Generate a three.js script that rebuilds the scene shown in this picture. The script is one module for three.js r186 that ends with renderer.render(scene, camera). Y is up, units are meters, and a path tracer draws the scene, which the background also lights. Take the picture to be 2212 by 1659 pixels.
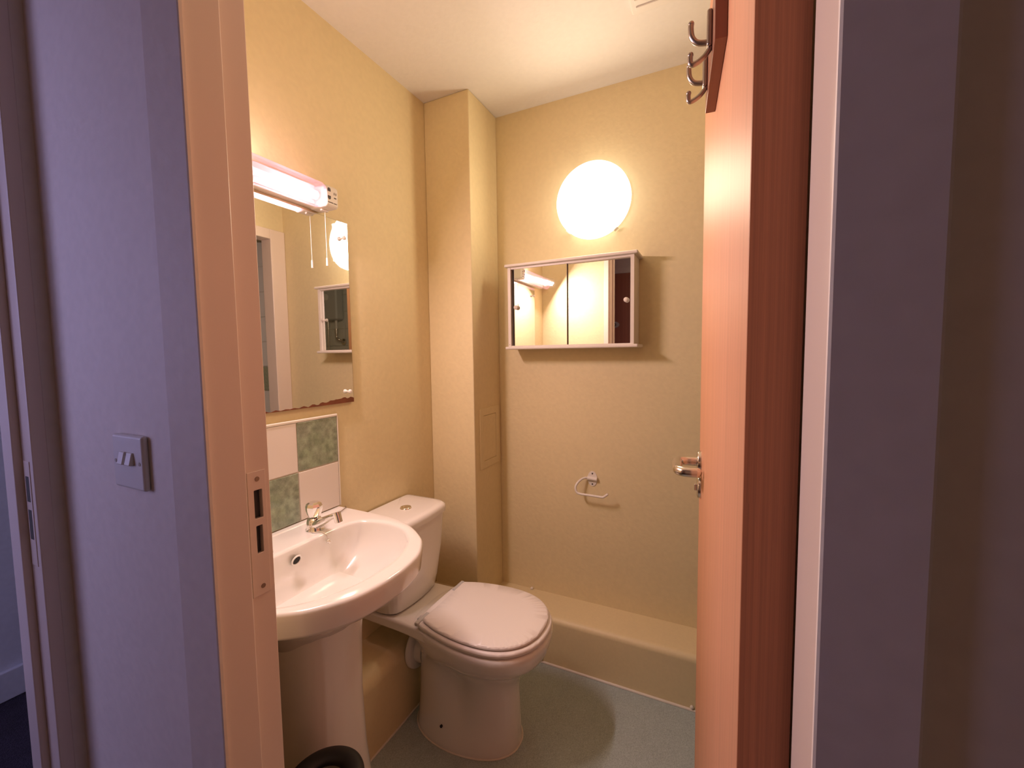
import * as THREE from 'three';
import { RoundedBoxGeometry } from 'three/addons/geometries/RoundedBoxGeometry.js';
import { mergeGeometries, mergeVertices, toCreasedNormals } from 'three/addons/utils/BufferGeometryUtils.js';
import { RectAreaLightUniformsLib } from 'three/addons/lights/RectAreaLightUniformsLib.js';
import { FontLoader } from 'three/addons/loaders/FontLoader.js';
import { TextGeometry } from 'three/addons/geometries/TextGeometry.js';
import { Brush, Evaluator, SUBTRACTION } from 'three-bvh-csg';

// ------------------------------------------------------------------ camera, light, exposure
const scene = new THREE.Scene();
scene.background = new THREE.Color(0x000000);
const FOCAL = 921.6, W = 2212, H = 1659, EYE = 1.25;
const camera = new THREE.PerspectiveCamera(2 * Math.atan(H / 2 / FOCAL) * 180 / Math.PI, W / H, 0.01, 30);
{
  const d = Math.PI / 180, pitch = 3.908 * d, yaw = 25.827 * d, roll = -0.7755 * d;
  const F = new THREE.Vector3(-Math.sin(yaw) * Math.cos(pitch), -Math.sin(pitch), -Math.cos(yaw) * Math.cos(pitch));
  const R = new THREE.Vector3(Math.cos(yaw), 0, -Math.sin(yaw)), U = new THREE.Vector3().crossVectors(R, F);
  const R2 = R.clone().multiplyScalar(Math.cos(roll)).addScaledVector(U, Math.sin(roll));
  const U2 = U.clone().multiplyScalar(Math.cos(roll)).addScaledVector(R, -Math.sin(roll));
  camera.quaternion.setFromRotationMatrix(new THREE.Matrix4().makeBasis(R2, U2, F.clone().negate()));
  camera.position.set(0, EYE, 0);
}
scene.add(camera);
const renderer = new THREE.WebGLRenderer({ antialias: true });
renderer.toneMapping = THREE.LinearToneMapping;
renderer.toneMappingExposure = 1.17;
renderer.shadowMap.enabled = true;
RectAreaLightUniformsLib.init();
const DAY = new THREE.Color().setRGB(0.53, 0.48, 0.95);        // daylight in the next room
const DAY_POWER = 2.2;
const GLOBE = new THREE.Color().setRGB(1.0, 0.80, 0.55);      // round bulkhead lamp
const GLOBE_POWER = 0.06, GLOBE_FACE = 23;   // candela spilling sideways, radiance of the face
const TUBE = new THREE.Color().setRGB(1.0, 0.78, 0.76);       // shaver light tube
const TUBE_UP = 7, TUBE_FACE = 395;
// daylight window in the far wall of the next room (its pane and frame are built with that room below)
const daylight = new THREE.RectAreaLight(DAY, DAY_POWER, 1.0, 1.1);
daylight.position.set(-2.325, 1.5, 0.97); daylight.lookAt(0, 1.5, 0.97); daylight.name = 'daylight';
scene.add(daylight);

// ------------------------------------------------------------------ helpers
let seed = 7;
const rnd = () => { seed = (seed * 1664525 + 1013904223) >>> 0; return seed / 4294967296; };
const names = {};
function numbered(n) { const k = names[n] = (names[n] ?? -1) + 1; return k ? `${n}_${String(k).padStart(3, '0')}` : n; }
function shadow(o) { o.castShadow = true; o.receiveShadow = true; return o; }
function obj(name, geo, mat, parent = scene) {
  const g = Array.isArray(geo) ? merge(geo) : geo;
  const m = shadow(new THREE.Mesh(g, mat)); m.name = parent === scene ? numbered(name) : name; parent.add(m); return m;
}
function merge(list) {
  return mergeGeometries(list.map(g => {
    let q = g.index ? g.toNonIndexed() : g.clone();
    for (const k of Object.keys(q.attributes)) if (!['position', 'normal', 'uv'].includes(k)) q.deleteAttribute(k);
    if (!q.attributes.uv) q.setAttribute('uv', new THREE.BufferAttribute(new Float32Array(q.attributes.position.count * 2), 2));
    return q;
  }));
}
function thing(name, label, category, pos = [0, 0, 0], group) {
  const o = new THREE.Group(); o.name = numbered(name); o.position.set(...pos); o.userData = { label, category };
  if (group) o.userData.group = group;
  scene.add(o); return o;
}
function tag(o, label, category, group) { Object.assign(o.userData, { label, category }); if (group) o.userData.group = group; return o; }
function struct(o, label, category) { Object.assign(o.userData, { label, category, kind: 'structure' }); return o; }
function metreUV(g) {   // uv in metres by the way each face points
  const q = g.index ? g.toNonIndexed() : g, p = q.attributes.position, n = q.attributes.normal, uv = new Float32Array(p.count * 2);
  for (let i = 0; i < p.count; i++) {
    const ax = Math.abs(n.getX(i)), ay = Math.abs(n.getY(i)), az = Math.abs(n.getZ(i));
    if (ay > ax && ay > az) { uv[2 * i] = p.getX(i); uv[2 * i + 1] = p.getZ(i); }
    else if (ax > az) { uv[2 * i] = p.getZ(i); uv[2 * i + 1] = p.getY(i); }
    else { uv[2 * i] = p.getX(i); uv[2 * i + 1] = p.getY(i); }
  }
  q.setAttribute('uv', new THREE.BufferAttribute(uv, 2)); return q;
}
// box by its limits; r rounds the edges
function bx(x0, x1, y0, y1, z0, z1, r = 0, seg = 3) {
  const w = x1 - x0, h = y1 - y0, d = z1 - z0;
  const g = r ? new RoundedBoxGeometry(w, h, d, seg, Math.min(r, w / 2.01, h / 2.01, d / 2.01)) : new THREE.BoxGeometry(w, h, d);
  g.translate((x0 + x1) / 2, (y0 + y1) / 2, (z0 + z1) / 2); return metreUV(g);
}
const V = (x, y, z) => new THREE.Vector3(x, y, z);
function tube(pts, r, seg = 40, rs = 10, closed = false) {
  const c = new THREE.CatmullRomCurve3(pts.map(p => V(...p)), closed, 'catmullrom', 0.5);
  const g = new THREE.TubeGeometry(c, seg, r, rs, closed);
  if (closed) return g;
  const caps = [0, 1].map(t => { const s = new THREE.SphereGeometry(r, rs, 6); s.translate(...c.getPoint(t).toArray()); return s; });
  return merge([g, ...caps]);
}
function cyl(r0, r1, a, b, seg = 32) {   // from point a (radius r0) to point b (radius r1)
  const A = V(...a), B = V(...b), d = B.clone().sub(A), g = new THREE.CylinderGeometry(r1, r0, d.length(), seg);
  g.applyQuaternion(new THREE.Quaternion().setFromUnitVectors(V(0, 1, 0), d.clone().normalize()));
  g.translate(...A.add(B).multiplyScalar(0.5).toArray()); return g;
}
function ball(r, x, y, z, sx = 1, sy = 1, sz = 1) { const g = new THREE.SphereGeometry(r, 20, 14); g.scale(sx, sy, sz); g.translate(x, y, z); return g; }
function lathe(profile, seg = 48) { return new THREE.LatheGeometry(profile.map(p => new THREE.Vector2(...p)), seg); }
// skin between rings of equal length (closed rings); optional caps
function loft(rings, capStart = true, capEnd = true) {
  const n = rings[0].length, pos = [], idx = [];
  for (const r of rings) for (const p of r) pos.push(...p);
  for (let k = 0; k < rings.length - 1; k++) for (let i = 0; i < n; i++) {
    const a = k * n + i, b = k * n + (i + 1) % n, c = a + n, d = b + n; idx.push(a, c, b, b, c, d);
  }
  const cap = (k, flip) => {
    const s = pos.length / 3, m = rings[k].reduce((t, p) => [t[0] + p[0] / n, t[1] + p[1] / n, t[2] + p[2] / n], [0, 0, 0]); pos.push(...m);
    for (let i = 0; i < n; i++) { const a = k * n + i, b = k * n + (i + 1) % n; flip ? idx.push(s, b, a) : idx.push(s, a, b); }
  };
  if (capStart) cap(0, false); if (capEnd) cap(rings.length - 1, true);
  const g = new THREE.BufferGeometry();
  g.setAttribute('position', new THREE.Float32BufferAttribute(pos, 3)); g.setIndex(idx);
  g.setAttribute('uv', new THREE.Float32BufferAttribute(new Float32Array(pos.length / 3 * 2), 2));
  return g;
}
function smooth(g, angle = 0.9) { const q = toCreasedNormals(g, angle); return q; }
// closed curve through 2D points -> n points at equal angles about a centre
function polar(points, cx, cz, n) {
  const c = new THREE.CatmullRomCurve3(points.map(p => V(p[0], 0, p[1])), true, 'catmullrom', 0.5).getPoints(8000);
  const polarPts = c.map(p => [Math.atan2(p.z - cz, p.x - cx), Math.hypot(p.x - cx, p.z - cz)]).sort((a, b) => a[0] - b[0]);
  const out = [];
  for (let i = 0; i < n; i++) {
    const a = -Math.PI + 2 * Math.PI * i / n;
    let k = polarPts.findIndex(q => q[0] >= a); if (k < 0) k = 0;
    const q1 = polarPts[k], q0 = polarPts[(k + polarPts.length - 1) % polarPts.length];
    let d = q1[0] - q0[0]; if (d <= 0) d += 2 * Math.PI; let t = (a - q0[0]); if (t < 0) t += 2 * Math.PI; t = Math.min(1, t / d);
    out.push([a, q0[1] + (q1[1] - q0[1]) * t]);
  }
  return out;
}
const ring = (pol, cx, cz, y, s = 1, inset = 0) => pol.map(([a, r]) => { const q = Math.max(0.0005, r * s - inset); return [cx + Math.cos(a) * q, y, cz + Math.sin(a) * q]; });

// ------------------------------------------------------------------ textures
function noiseGrid(n, cells, oct = 3) {   // tileable value noise 0..1
  const out = new Float32Array(n * n); let amp = 1, tot = 0;
  for (let o = 0; o < oct; o++) {
    const c = cells << o, g = Float32Array.from({ length: c * c }, rnd);
    for (let y = 0; y < n; y++) for (let x = 0; x < n; x++) {
      const fx = x / n * c, fy = y / n * c, x0 = fx | 0, y0 = fy | 0, tx = fx - x0, ty = fy - y0, sx = tx * tx * (3 - 2 * tx), sy = ty * ty * (3 - 2 * ty);
      const x1 = (x0 + 1) % c, y1 = (y0 + 1) % c;
      out[y * n + x] += amp * ((g[y0 * c + x0] * (1 - sx) + g[y0 * c + x1] * sx) * (1 - sy) + (g[y1 * c + x0] * (1 - sx) + g[y1 * c + x1] * sx) * sy);
    }
    tot += amp; amp *= 0.55;
  }
  return out.map(v => v / tot);
}
function dataTex(n, fn, srgb, repeat) {
  const d = new Uint8Array(n * n * 4);
  for (let i = 0; i < n * n; i++) { const c = fn(i % n, (i / n) | 0, i); d.set([c[0], c[1], c[2], 255], i * 4); }
  const t = new THREE.DataTexture(d, n, n, THREE.RGBAFormat); t.wrapS = t.wrapT = THREE.RepeatWrapping; t.magFilter = THREE.LinearFilter; t.minFilter = THREE.LinearMipmapLinearFilter; t.generateMipmaps = true;
  if (srgb) t.colorSpace = THREE.SRGBColorSpace; t.repeat.set(repeat, repeat); t.needsUpdate = true; return t;
}
const lin = v => Math.round(255 * (v <= 0.0031308 ? v * 12.92 : 1.055 * Math.pow(Math.max(v, 0), 1 / 2.4) - 0.055));
const nA = noiseGrid(256, 32, 3), nB = noiseGrid(256, 4, 4), nC = noiseGrid(256, 128, 1);
const grey = v => { const k = Math.max(0, Math.min(255, Math.round(v * 255))); return [k, k, k]; };
const stipple = dataTex(256, (x, y, i) => grey(nA[i]), false, 2.5);
const fine = dataTex(256, (x, y, i) => grey(nC[i]), false, 4);
function flecked(base, spread, speckle, repeat, coarse = nB) {
  return dataTex(256, (x, y, i) => { const k = 1 + (coarse[i] - 0.5) * spread + (nC[i] - 0.5) * speckle; return base.map(b => Math.min(255, lin(b * k))); }, true, repeat);
}
function grainTex(base, contrast, repeat) {   // long vertical wood grain
  const col = new Float32Array(256); for (let i = 0; i < 256; i++) col[i] = rnd();
  return (() => {
    const t = dataTex(256, (x, y, i) => {
      const wob = nB[((y >> 2) % 256) * 256 + x] * 10; const a = col[(x + (wob | 0)) & 255], b = col[((x >> 2) + 60) & 255], k = 1 + (a - 0.5) * contrast * 0.6 + (b - 0.5) * contrast * 0.7 + (nC[((y >> 3) % 256) * 256 + x] - 0.5) * contrast * 0.4;
      return base.map(c => Math.min(255, lin(c * k)));
    }, true, 1);
    t.repeat.set(repeat[0], repeat[1]); return t;
  })();
}
// ------------------------------------------------------------------ materials
const std = (o) => new THREE.MeshStandardMaterial(o);
const phys = (o) => new THREE.MeshPhysicalMaterial(o);
const rgb = (r, g, b) => new THREE.Color().setRGB(r, g, b);
const M = {
  wall: std({ map: flecked([0.77, 0.65, 0.385], 0.05, 0.05, 0.8), roughness: 0.62, bumpMap: stipple, bumpScale: 0.0006 }),
  ceiling: std({ map: flecked([0.80, 0.77, 0.72], 0.03, 0.03, 0.8), roughness: 0.8, bumpMap: stipple, bumpScale: 0.0005 }),
  hall: std({ map: flecked([0.85, 0.76, 0.67], 0.04, 0.06, 0.8), roughness: 0.6, bumpMap: stipple, bumpScale: 0.0005 }),
  frame: phys({ color: rgb(0.82, 0.69, 0.59), roughness: 0.33, clearcoat: 0.3, clearcoatRoughness: 0.25 }),
  boxing: std({ map: flecked([0.77, 0.65, 0.385], 0.04, 0.04, 1.3), roughness: 0.5 }),
  floor: std({ map: flecked([0.39, 0.465, 0.45], 0.12, 0.55, 6), roughness: 0.5, bumpMap: fine, bumpScale: 0.0003 }),
  sealant: std({ color: rgb(0.78, 0.72, 0.62), roughness: 0.4 }),
  ceramic: phys({ color: rgb(0.85, 0.82, 0.77), roughness: 0.16, clearcoat: 0.6, clearcoatRoughness: 0.06 }),
  seat: std({ color: rgb(0.88, 0.83, 0.78), roughness: 0.36 }),
  plastic: std({ color: rgb(0.80, 0.76, 0.70), roughness: 0.35 }),
  greyPlastic: std({ color: rgb(0.55, 0.55, 0.53), roughness: 0.4 }),
  chrome: std({ color: rgb(0.86, 0.85, 0.83), metalness: 1, roughness: 0.08 }),
  steel: std({ color: rgb(0.72, 0.68, 0.62), metalness: 1, roughness: 0.22 }),
  hook: std({ color: rgb(0.42, 0.37, 0.33), metalness: 1, roughness: 0.34 }),
  screw: std({ color: rgb(0.30, 0.24, 0.19), metalness: 0.8, roughness: 0.45 }),
  dark: std({ color: rgb(0.015, 0.013, 0.012), roughness: 0.8 }),
  pocket: std({ color: rgb(0.07, 0.065, 0.055), roughness: 0.8 }),
  black: std({ color: rgb(0.008, 0.008, 0.009), roughness: 0.5 }),
  mirror: std({ color: rgb(0.90, 0.91, 0.88), metalness: 1, roughness: 0.015 }),
  glassEdge: std({ color: rgb(0.20, 0.13, 0.05), roughness: 0.3 }),
  corroded: std({ map: flecked([0.19, 0.055, 0.02], 0.5, 0.3, 8), roughness: 0.6 }),
  cabinet: std({ color: rgb(0.78, 0.72, 0.65), roughness: 0.38 }),
  wood: phys({ map: grainTex([0.66, 0.33, 0.185], 0.14, [3, 0.7]), roughness: 0.5, specularIntensity: 0.7, clearcoat: 0.06, clearcoatRoughness: 0.45, anisotropy: 0.5, anisotropyRotation: 0 }),
  lipping: std({ map: grainTex([0.50, 0.19, 0.085], 0.22, [6, 0.9]), roughness: 0.55 }),
  rackWood: std({ map: grainTex([0.24, 0.085, 0.05], 0.15, [6, 2]), roughness: 0.4 }),
  brownDoor: std({ map: grainTex([0.42, 0.15, 0.08], 0.16, [3, 0.7]), roughness: 0.45 }),
  tilePink: phys({ color: rgb(0.80, 0.73, 0.67), roughness: 0.14, clearcoat: 0.5, clearcoatRoughness: 0.05 }),
  grout: std({ color: rgb(0.72, 0.68, 0.58), roughness: 0.8 }),
  carpet: std({ map: flecked([0.045, 0.035, 0.055], 0.4, 1.2, 6), roughness: 1, bumpMap: fine, bumpScale: 0.003 }),
  roomWall: std({ map: flecked([0.80, 0.83, 0.90], 0.04, 0.06, 0.8), roughness: 0.7 }),
  globe: std({ color: rgb(0.9, 0.9, 0.88), emissive: rgb(1.0, 0.93, 0.80), emissiveIntensity: 2.2, roughness: 0.4 }),
  tubeGlow: std({ color: rgb(0.9, 0.9, 0.9), emissive: rgb(1.0, 0.88, 0.93), emissiveIntensity: 1.35, roughness: 0.4 }),
  diffuser: phys({ color: rgb(1.0, 0.80, 0.90), transmission: 0.82, thickness: 0, roughness: 0.06, emissive: rgb(1.0, 0.66, 0.80), emissiveIntensity: 0.34, side: THREE.DoubleSide }),
  pane: std({ color: rgb(0.8, 0.8, 0.8), emissive: rgb(0.50, 0.50, 1.0), emissiveIntensity: 1.2, roughness: 0.2 }),
  print: std({ color: rgb(0.06, 0.05, 0.05), roughness: 0.6 }),
};
const greenTiles = [[0.30, 0.335, 0.235], [0.28, 0.33, 0.235], [0.31, 0.33, 0.225]].map((c, k) => {
  const g = noiseGrid(256, 10 + k, 5);
  return phys({ map: dataTex(256, (x, y, i) => { const v = 1 + (g[i] - 0.5) * 1.0 + (nC[i] - 0.5) * 0.25; return c.map((b, j) => Math.min(255, lin(b * v * (j === 1 ? 1 : 1 + (nB[i] - 0.5) * 0.25)))); }, true, 6), roughness: 0.18, clearcoat: 0.5, clearcoatRoughness: 0.06 });
});

// ------------------------------------------------------------------ the room
const XL = -1.10, ZB = -1.71, XR = 0.115, CE = 2.277, ZF = -0.437, ZH = -0.34, XP = -0.888, ZP = -1.48;
struct(obj('floor', bx(-1.2, 1.25, -0.05, 0, -1.81, -0.39), M.floor), 'speckled grey-green vinyl floor of the washroom', 'floor');
struct(obj('ceiling', bx(-2.5, 1.3, CE, CE + 0.08, -1.95, 1.7), M.ceiling), 'plain off-white painted ceiling', 'ceiling');
struct(obj('wall_left', bx(XL - 0.088, XL, 0, CE, -1.81, ZF), M.wall), 'cream wall behind basin and mirror', 'wall');
struct(obj('wall_back', bx(-1.2, 1.25, 0, CE, ZB - 0.1, ZB), M.wall), 'cream wall with round lamp and cabinet', 'wall');
struct(obj('wall_pillar', bx(XL, XP, 0, CE, ZB, ZP, 0.004, 2), M.wall), 'cream boxed pillar in the corner behind the cistern', 'wall');
struct(obj('wall_front', [bx(XL, -0.678, 0, CE, ZF, -0.39), bx(0.106, 1.25, 0, CE, ZF, -0.39), bx(-0.678, 0.106, 2.03, CE, ZF, -0.39)], M.wall), 'cream wall around the washroom side of the doorway', 'wall');
struct(obj('wall_hall', [bx(XL, -0.678, 0, CE, -0.39, ZH), bx(0.106, 1.25, 0, CE, -0.39, ZH), bx(-0.678, 0.106, 2.03, CE, -0.39, ZH)], M.hall), 'hall wall around the washroom doorway', 'wall');
struct(obj('wall_right', [bx(XR, XR + 0.06, 0, CE, -0.75, ZF), bx(XR, XR + 0.06, 1.975, CE, ZB, -0.75)], M.wall), 'cream wall beside the open door and the shower', 'wall');
// shower recess behind the door, seen in the mirrors
struct(obj('wall_shower', [bx(1.12, 1.2, 0, CE, ZB, ZF)], M.wall), 'end wall of the shower recess', 'wall');
{
  const t = thing('trim_1', 'white frame around the shower opening seen in the wall mirror', 'door frame'); t.userData.kind = 'structure';
  obj('upright', bx(XR - 0.012, XR + 0.07, 0, 1.975, ZB + 0.001, -1.62, 0.004), M.frame, t);
  obj('upright', bx(XR - 0.012, XR + 0.07, 0, 1.975, -0.79, -0.74, 0.004), M.frame, t);
  obj('head_rail', bx(XR - 0.012, XR + 0.07, 1.92, 1.975, -1.62, -0.79, 0.004), M.frame, t);
}
// wall tiles inside the shower
{
  const S = 0.15, J = 0.004, tg = new RoundedBoxGeometry(S - J, S - J, 0.008, 1, 0.0015), wt = phys({ color: rgb(0.70, 0.69, 0.64), roughness: 0.2 });
  for (const [nm, lab, z, dir] of [['wall_tiling', 'white tiles with a green row in the shower, reflected beside the lamp', ZB, 1], ['wall_tiling', 'white tiles behind the shower heater, reflected in the cabinet mirror', ZF, -1]]) {
    const t = struct(thing(nm, lab, 'tiles', [XR + 0.08, 0, z]), lab, 'tiles');
    obj('grout_bed', bx(0, 0.92, 0, 2.1, Math.min(0, dir * 0.004), Math.max(0, dir * 0.004)), M.grout, t);
    for (let c = 0; c < 6; c++) for (let r = 0; r < 14; r++) {
      const m = obj('tile', tg, r === 7 ? greenTiles[c % 3] : wt, t); m.position.set(0.01 + (c + 0.5) * S, (r + 0.5) * S, dir * 0.006);
    }
  }
  const u = thing('shower_heater', 'grey electric shower heater on white tiles, reflected in the cabinet mirror', 'shower', [0.90, 1.575, ZF - 0.0135]);
  obj('case', bx(-0.10, 0.10, 0, 0.31, -0.085, 0, 0.018), M.greyPlastic, u);
  obj('dial', cyl(0.03, 0.027, [0.02, 0.20, -0.085], [0.02, 0.20, -0.105]), M.plastic, u);
  obj('outlet_pipe', cyl(0.011, 0.011, [-0.05, 0.002, -0.045], [-0.05, -0.075, -0.045]), M.plastic, u);
  obj('valve', [cyl(0.014, 0.014, [-0.05, -0.075, -0.045], [-0.05, -0.12, -0.045]), tube([[-0.05, -0.12, -0.045], [-0.05, -0.15, -0.045], [-0.07, -0.17, -0.04], [-0.09, -0.19, -0.01]], 0.01), cyl(0.028, 0.028, [-0.09, -0.19, -0.01], [-0.09, -0.19, 0.001])], M.steel, u);
  obj('hose', tube([[0.05, 0.003, -0.045], [0.05, -0.2, -0.045], [0.055, -0.5, -0.05], [0.03, -0.7, -0.05]], 0.008), M.steel, u);
}
// pipe boxing along the left wall and the back wall, clad with rounded top edges
function boxingProfile(depth, h, r) { const s = new THREE.Shape(); s.moveTo(0, 0); s.lineTo(depth, 0); s.lineTo(depth, h - r); s.absarc(depth - r, h - r, r, 0, Math.PI / 2, false); s.lineTo(0, h); s.closePath(); return s; }
{
  const a = new THREE.ExtrudeGeometry(boxingProfile(0.151, 0.262, 0.045), { depth: ZF - ZP, bevelEnabled: false, curveSegments: 14 });
  a.translate(XL, 0, ZP);
  struct(obj('trim_2', metreUV(a), M.boxing), 'cream clad pipe boxing behind pedestal and toilet', 'boxing');
  // profile x -> +z (out from the wall), extrusion -> +x
  const c = new THREE.ExtrudeGeometry(boxingProfile(0.172, 0.196, 0.022), { depth: XR - XP, bevelEnabled: false, curveSegments: 12 });
  c.applyMatrix4(new THREE.Matrix4().makeBasis(V(0, 0, 1), V(0, 1, 0), V(-1, 0, 0))); c.translate(XR, 0, ZB);
  struct(obj('trim_3', metreUV(c), M.boxing), 'low cream clad boxing along the foot of the lamp wall', 'boxing');
  struct(obj('trim_4', tube([[XR, 0.002, ZB + 0.173], [-0.3, 0.002, ZB + 0.1735], [-0.6, 0.002, ZB + 0.173], [XP, 0.002, ZB + 0.173]], 0.0055, 40, 8), M.sealant), 'pale sealant bead between low boxing and vinyl floor', 'sealant');
  struct(obj('trim_5', tube([[XL + 0.152, 0.002, ZF], [XL + 0.152, 0.002, -0.9], [XL + 0.152, 0.002, ZP]], 0.0035, 40, 8), M.sealant), 'pale sealant bead along the foot of the boxing behind the pedestal', 'sealant');
  tag(obj('cap_nub', ball(0.0075, -0.739, 0.199, ZB + 0.006, 1, 0.9, 1), M.sealant), 'small blob of filler on top of the low boxing against the wall', 'filler');
  tag(obj('cap_nub', ball(0.0075, -0.627, 0.018, ZB + 0.175, 1, 1, 0.9), M.sealant), 'small blob of filler at the foot of the low boxing beside the toilet', 'filler');
  tag(obj('cap_nub', ball(0.0065, -0.062, 0.014, ZB + 0.175, 1, 1, 0.9), M.sealant), 'small blob of filler at the foot of the low boxing beside the door', 'filler');
}
// access panel in the side of the pillar
{
  const t = thing('access_panel', 'small cream painted access panel in the side of the pillar', 'panel', [XP, 0.773, -1.6025]);
  const w = 0.0825, h = 0.252, s = new THREE.Shape(); s.moveTo(-w, 0); s.lineTo(w, 0); s.lineTo(w, h); s.lineTo(-w, h); s.closePath();
  const hole = new THREE.Path(); const a = 0.027; hole.moveTo(-w + a, a); hole.lineTo(-w + a, h - a); hole.lineTo(w - a, h - a); hole.lineTo(w - a, a); hole.closePath(); s.holes.push(hole);
  const g = new THREE.ExtrudeGeometry(s, { depth: 0.0035, bevelEnabled: true, bevelSize: 0.0018, bevelThickness: 0.0018, bevelSegments: 2 });
  g.applyMatrix4(new THREE.Matrix4().makeBasis(V(0, 0, -1), V(0, 1, 0), V(1, 0, 0)));
  obj('frame', metreUV(g), M.wall, t);
  obj('door', bx(0, 0.004, a + 0.003, h - a - 0.003, -w + a + 0.003, w - a - 0.003, 0.001, 2), M.wall, t);
}

// ------------------------------------------------------------------ washroom door frame, hall side included
const XJ = -0.648, XK = 0.076;   // rebate faces of the frame
const fr = struct(thing('trim_6', 'pale painted frame of the washroom doorway', 'door frame'), 'pale painted frame of the washroom doorway', 'door frame');
{
  // strike side lining with pockets cut behind the plate
  const ev = new Evaluator(); ev.attributes = ['position', 'normal', 'uv'];
  const strip = g => { const q = g.index ? g : mergeVertices(g); return q; };
  let br = new Brush(strip(bx(XJ - 0.030, XJ, 0, 2.0, -0.4375, -0.3395, 0.002, 2))); br.updateMatrixWorld();
  for (const [y0, y1, z0, z1] of [[0.998, 1.046, -0.4235, -0.4085], [0.942, 0.989, -0.4215, -0.4095]]) {
    const c = new Brush(strip(new THREE.BoxGeometry(0.024, y1 - y0, z1 - z0))); c.position.set(XJ - 0.008, (y0 + y1) / 2, (z0 + z1) / 2); c.updateMatrixWorld();
    br = ev.evaluate(br, c, SUBTRACTION); br.updateMatrixWorld();
  }
  obj('jamb', br.geometry, M.frame, fr);
  for (const [y0, y1, z0, z1] of [[0.9985, 1.0455, -0.423, -0.409], [0.9425, 0.9885, -0.421, -0.410]]) obj('lock_box', bx(XJ - 0.0195, XJ - 0.007, y0, y1, z0, z1), M.pocket, fr);
  obj('jamb', bx(XK, XK + 0.030, 0, 2.0, -0.4375, -0.3395, 0.002, 2), M.frame, fr);
  obj('head', bx(XJ - 0.030, XK + 0.030, 2.0, 2.03, -0.4375, -0.3395, 0.002, 2), M.frame, fr);
  obj('stop', bx(XJ - 0.001, XJ + 0.012, 0, 2.0, -0.3935, -0.3385, 0.0025), M.frame, fr);
  obj('stop', bx(XK - 0.012, XK + 0.001, 0, 2.0, -0.428, -0.337, 0.0045), M.frame, fr);
  obj('stop', bx(XJ, XK, 1.988, 2.001, -0.3935, -0.339, 0.0025), M.frame, fr);
  const arch = (xi, xo, y1) => { const q = new THREE.Shape(); q.moveTo(xi, 0.001); q.lineTo(xi, -0.003); q.lineTo(xi + (xo - xi) * 0.03, -0.004); q.lineTo(xo - (xo - xi) * 0.04, -0.012); q.lineTo(xo, -0.010); q.lineTo(xo, 0.001); q.closePath(); return metreUV(new THREE.ExtrudeGeometry(q, { depth: y1, bevelEnabled: false }).rotateX(-Math.PI / 2).translate(0, 0, ZH)); };
  obj('architrave', arch(-0.630, -0.703, 2.06), M.hall, fr);
  obj('architrave', arch(0.0633, 0.117, 2.06), M.hall, fr);
  obj('architrave', bx(-0.703, 0.117, 2.005, 2.062, ZH - 0.001, ZH + 0.0105, 0.004), M.hall, fr);
  // strike plate
  const s = new THREE.Shape(); const y0 = 0.876, y1 = 1.074, z0 = -0.4285, z1 = -0.4005;
  s.moveTo(z0, y0); s.lineTo(z1, y0); s.lineTo(z1, y1); s.lineTo(z0, y1); s.closePath();
  const slot = (a, b, c, d, r) => { const p = new THREE.Path(); p.moveTo(a + r, c); p.lineTo(b - r, c); p.quadraticCurveTo(b, c, b, c + r); p.lineTo(b, d - r); p.quadraticCurveTo(b, d, b - r, d); p.lineTo(a + r, d); p.quadraticCurveTo(a, d, a, d - r); p.lineTo(a, c + r); p.quadraticCurveTo(a, c, a + r, c); s.holes.push(p); };
  slot(-0.4230, -0.4090, 0.999, 1.045, 0.002); slot(-0.4210, -0.4100, 0.943, 0.988, 0.002);
  const g = new THREE.ExtrudeGeometry(s, { depth: 0.0012, bevelEnabled: true, bevelSize: 0.0004, bevelThickness: 0.0004, bevelSegments: 1 });
  g.applyMatrix4(new THREE.Matrix4().makeBasis(V(0, 0, 1), V(0, 1, 0), V(-1, 0, 0))); g.translate(XJ + 0.0016, 0, 0);
  const plate = obj('strike_plate', g, M.frame, fr); plate.userData.label = 'painted strike plate with two slots';
  for (const [y, z] of [[1.062, -0.4155], [0.889, -0.4165]]) obj('screw', cyl(0.0042, 0.0036, [XJ + 0.001, y, z], [XJ + 0.0026, y, z], 16), M.screw, plate);
}
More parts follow.
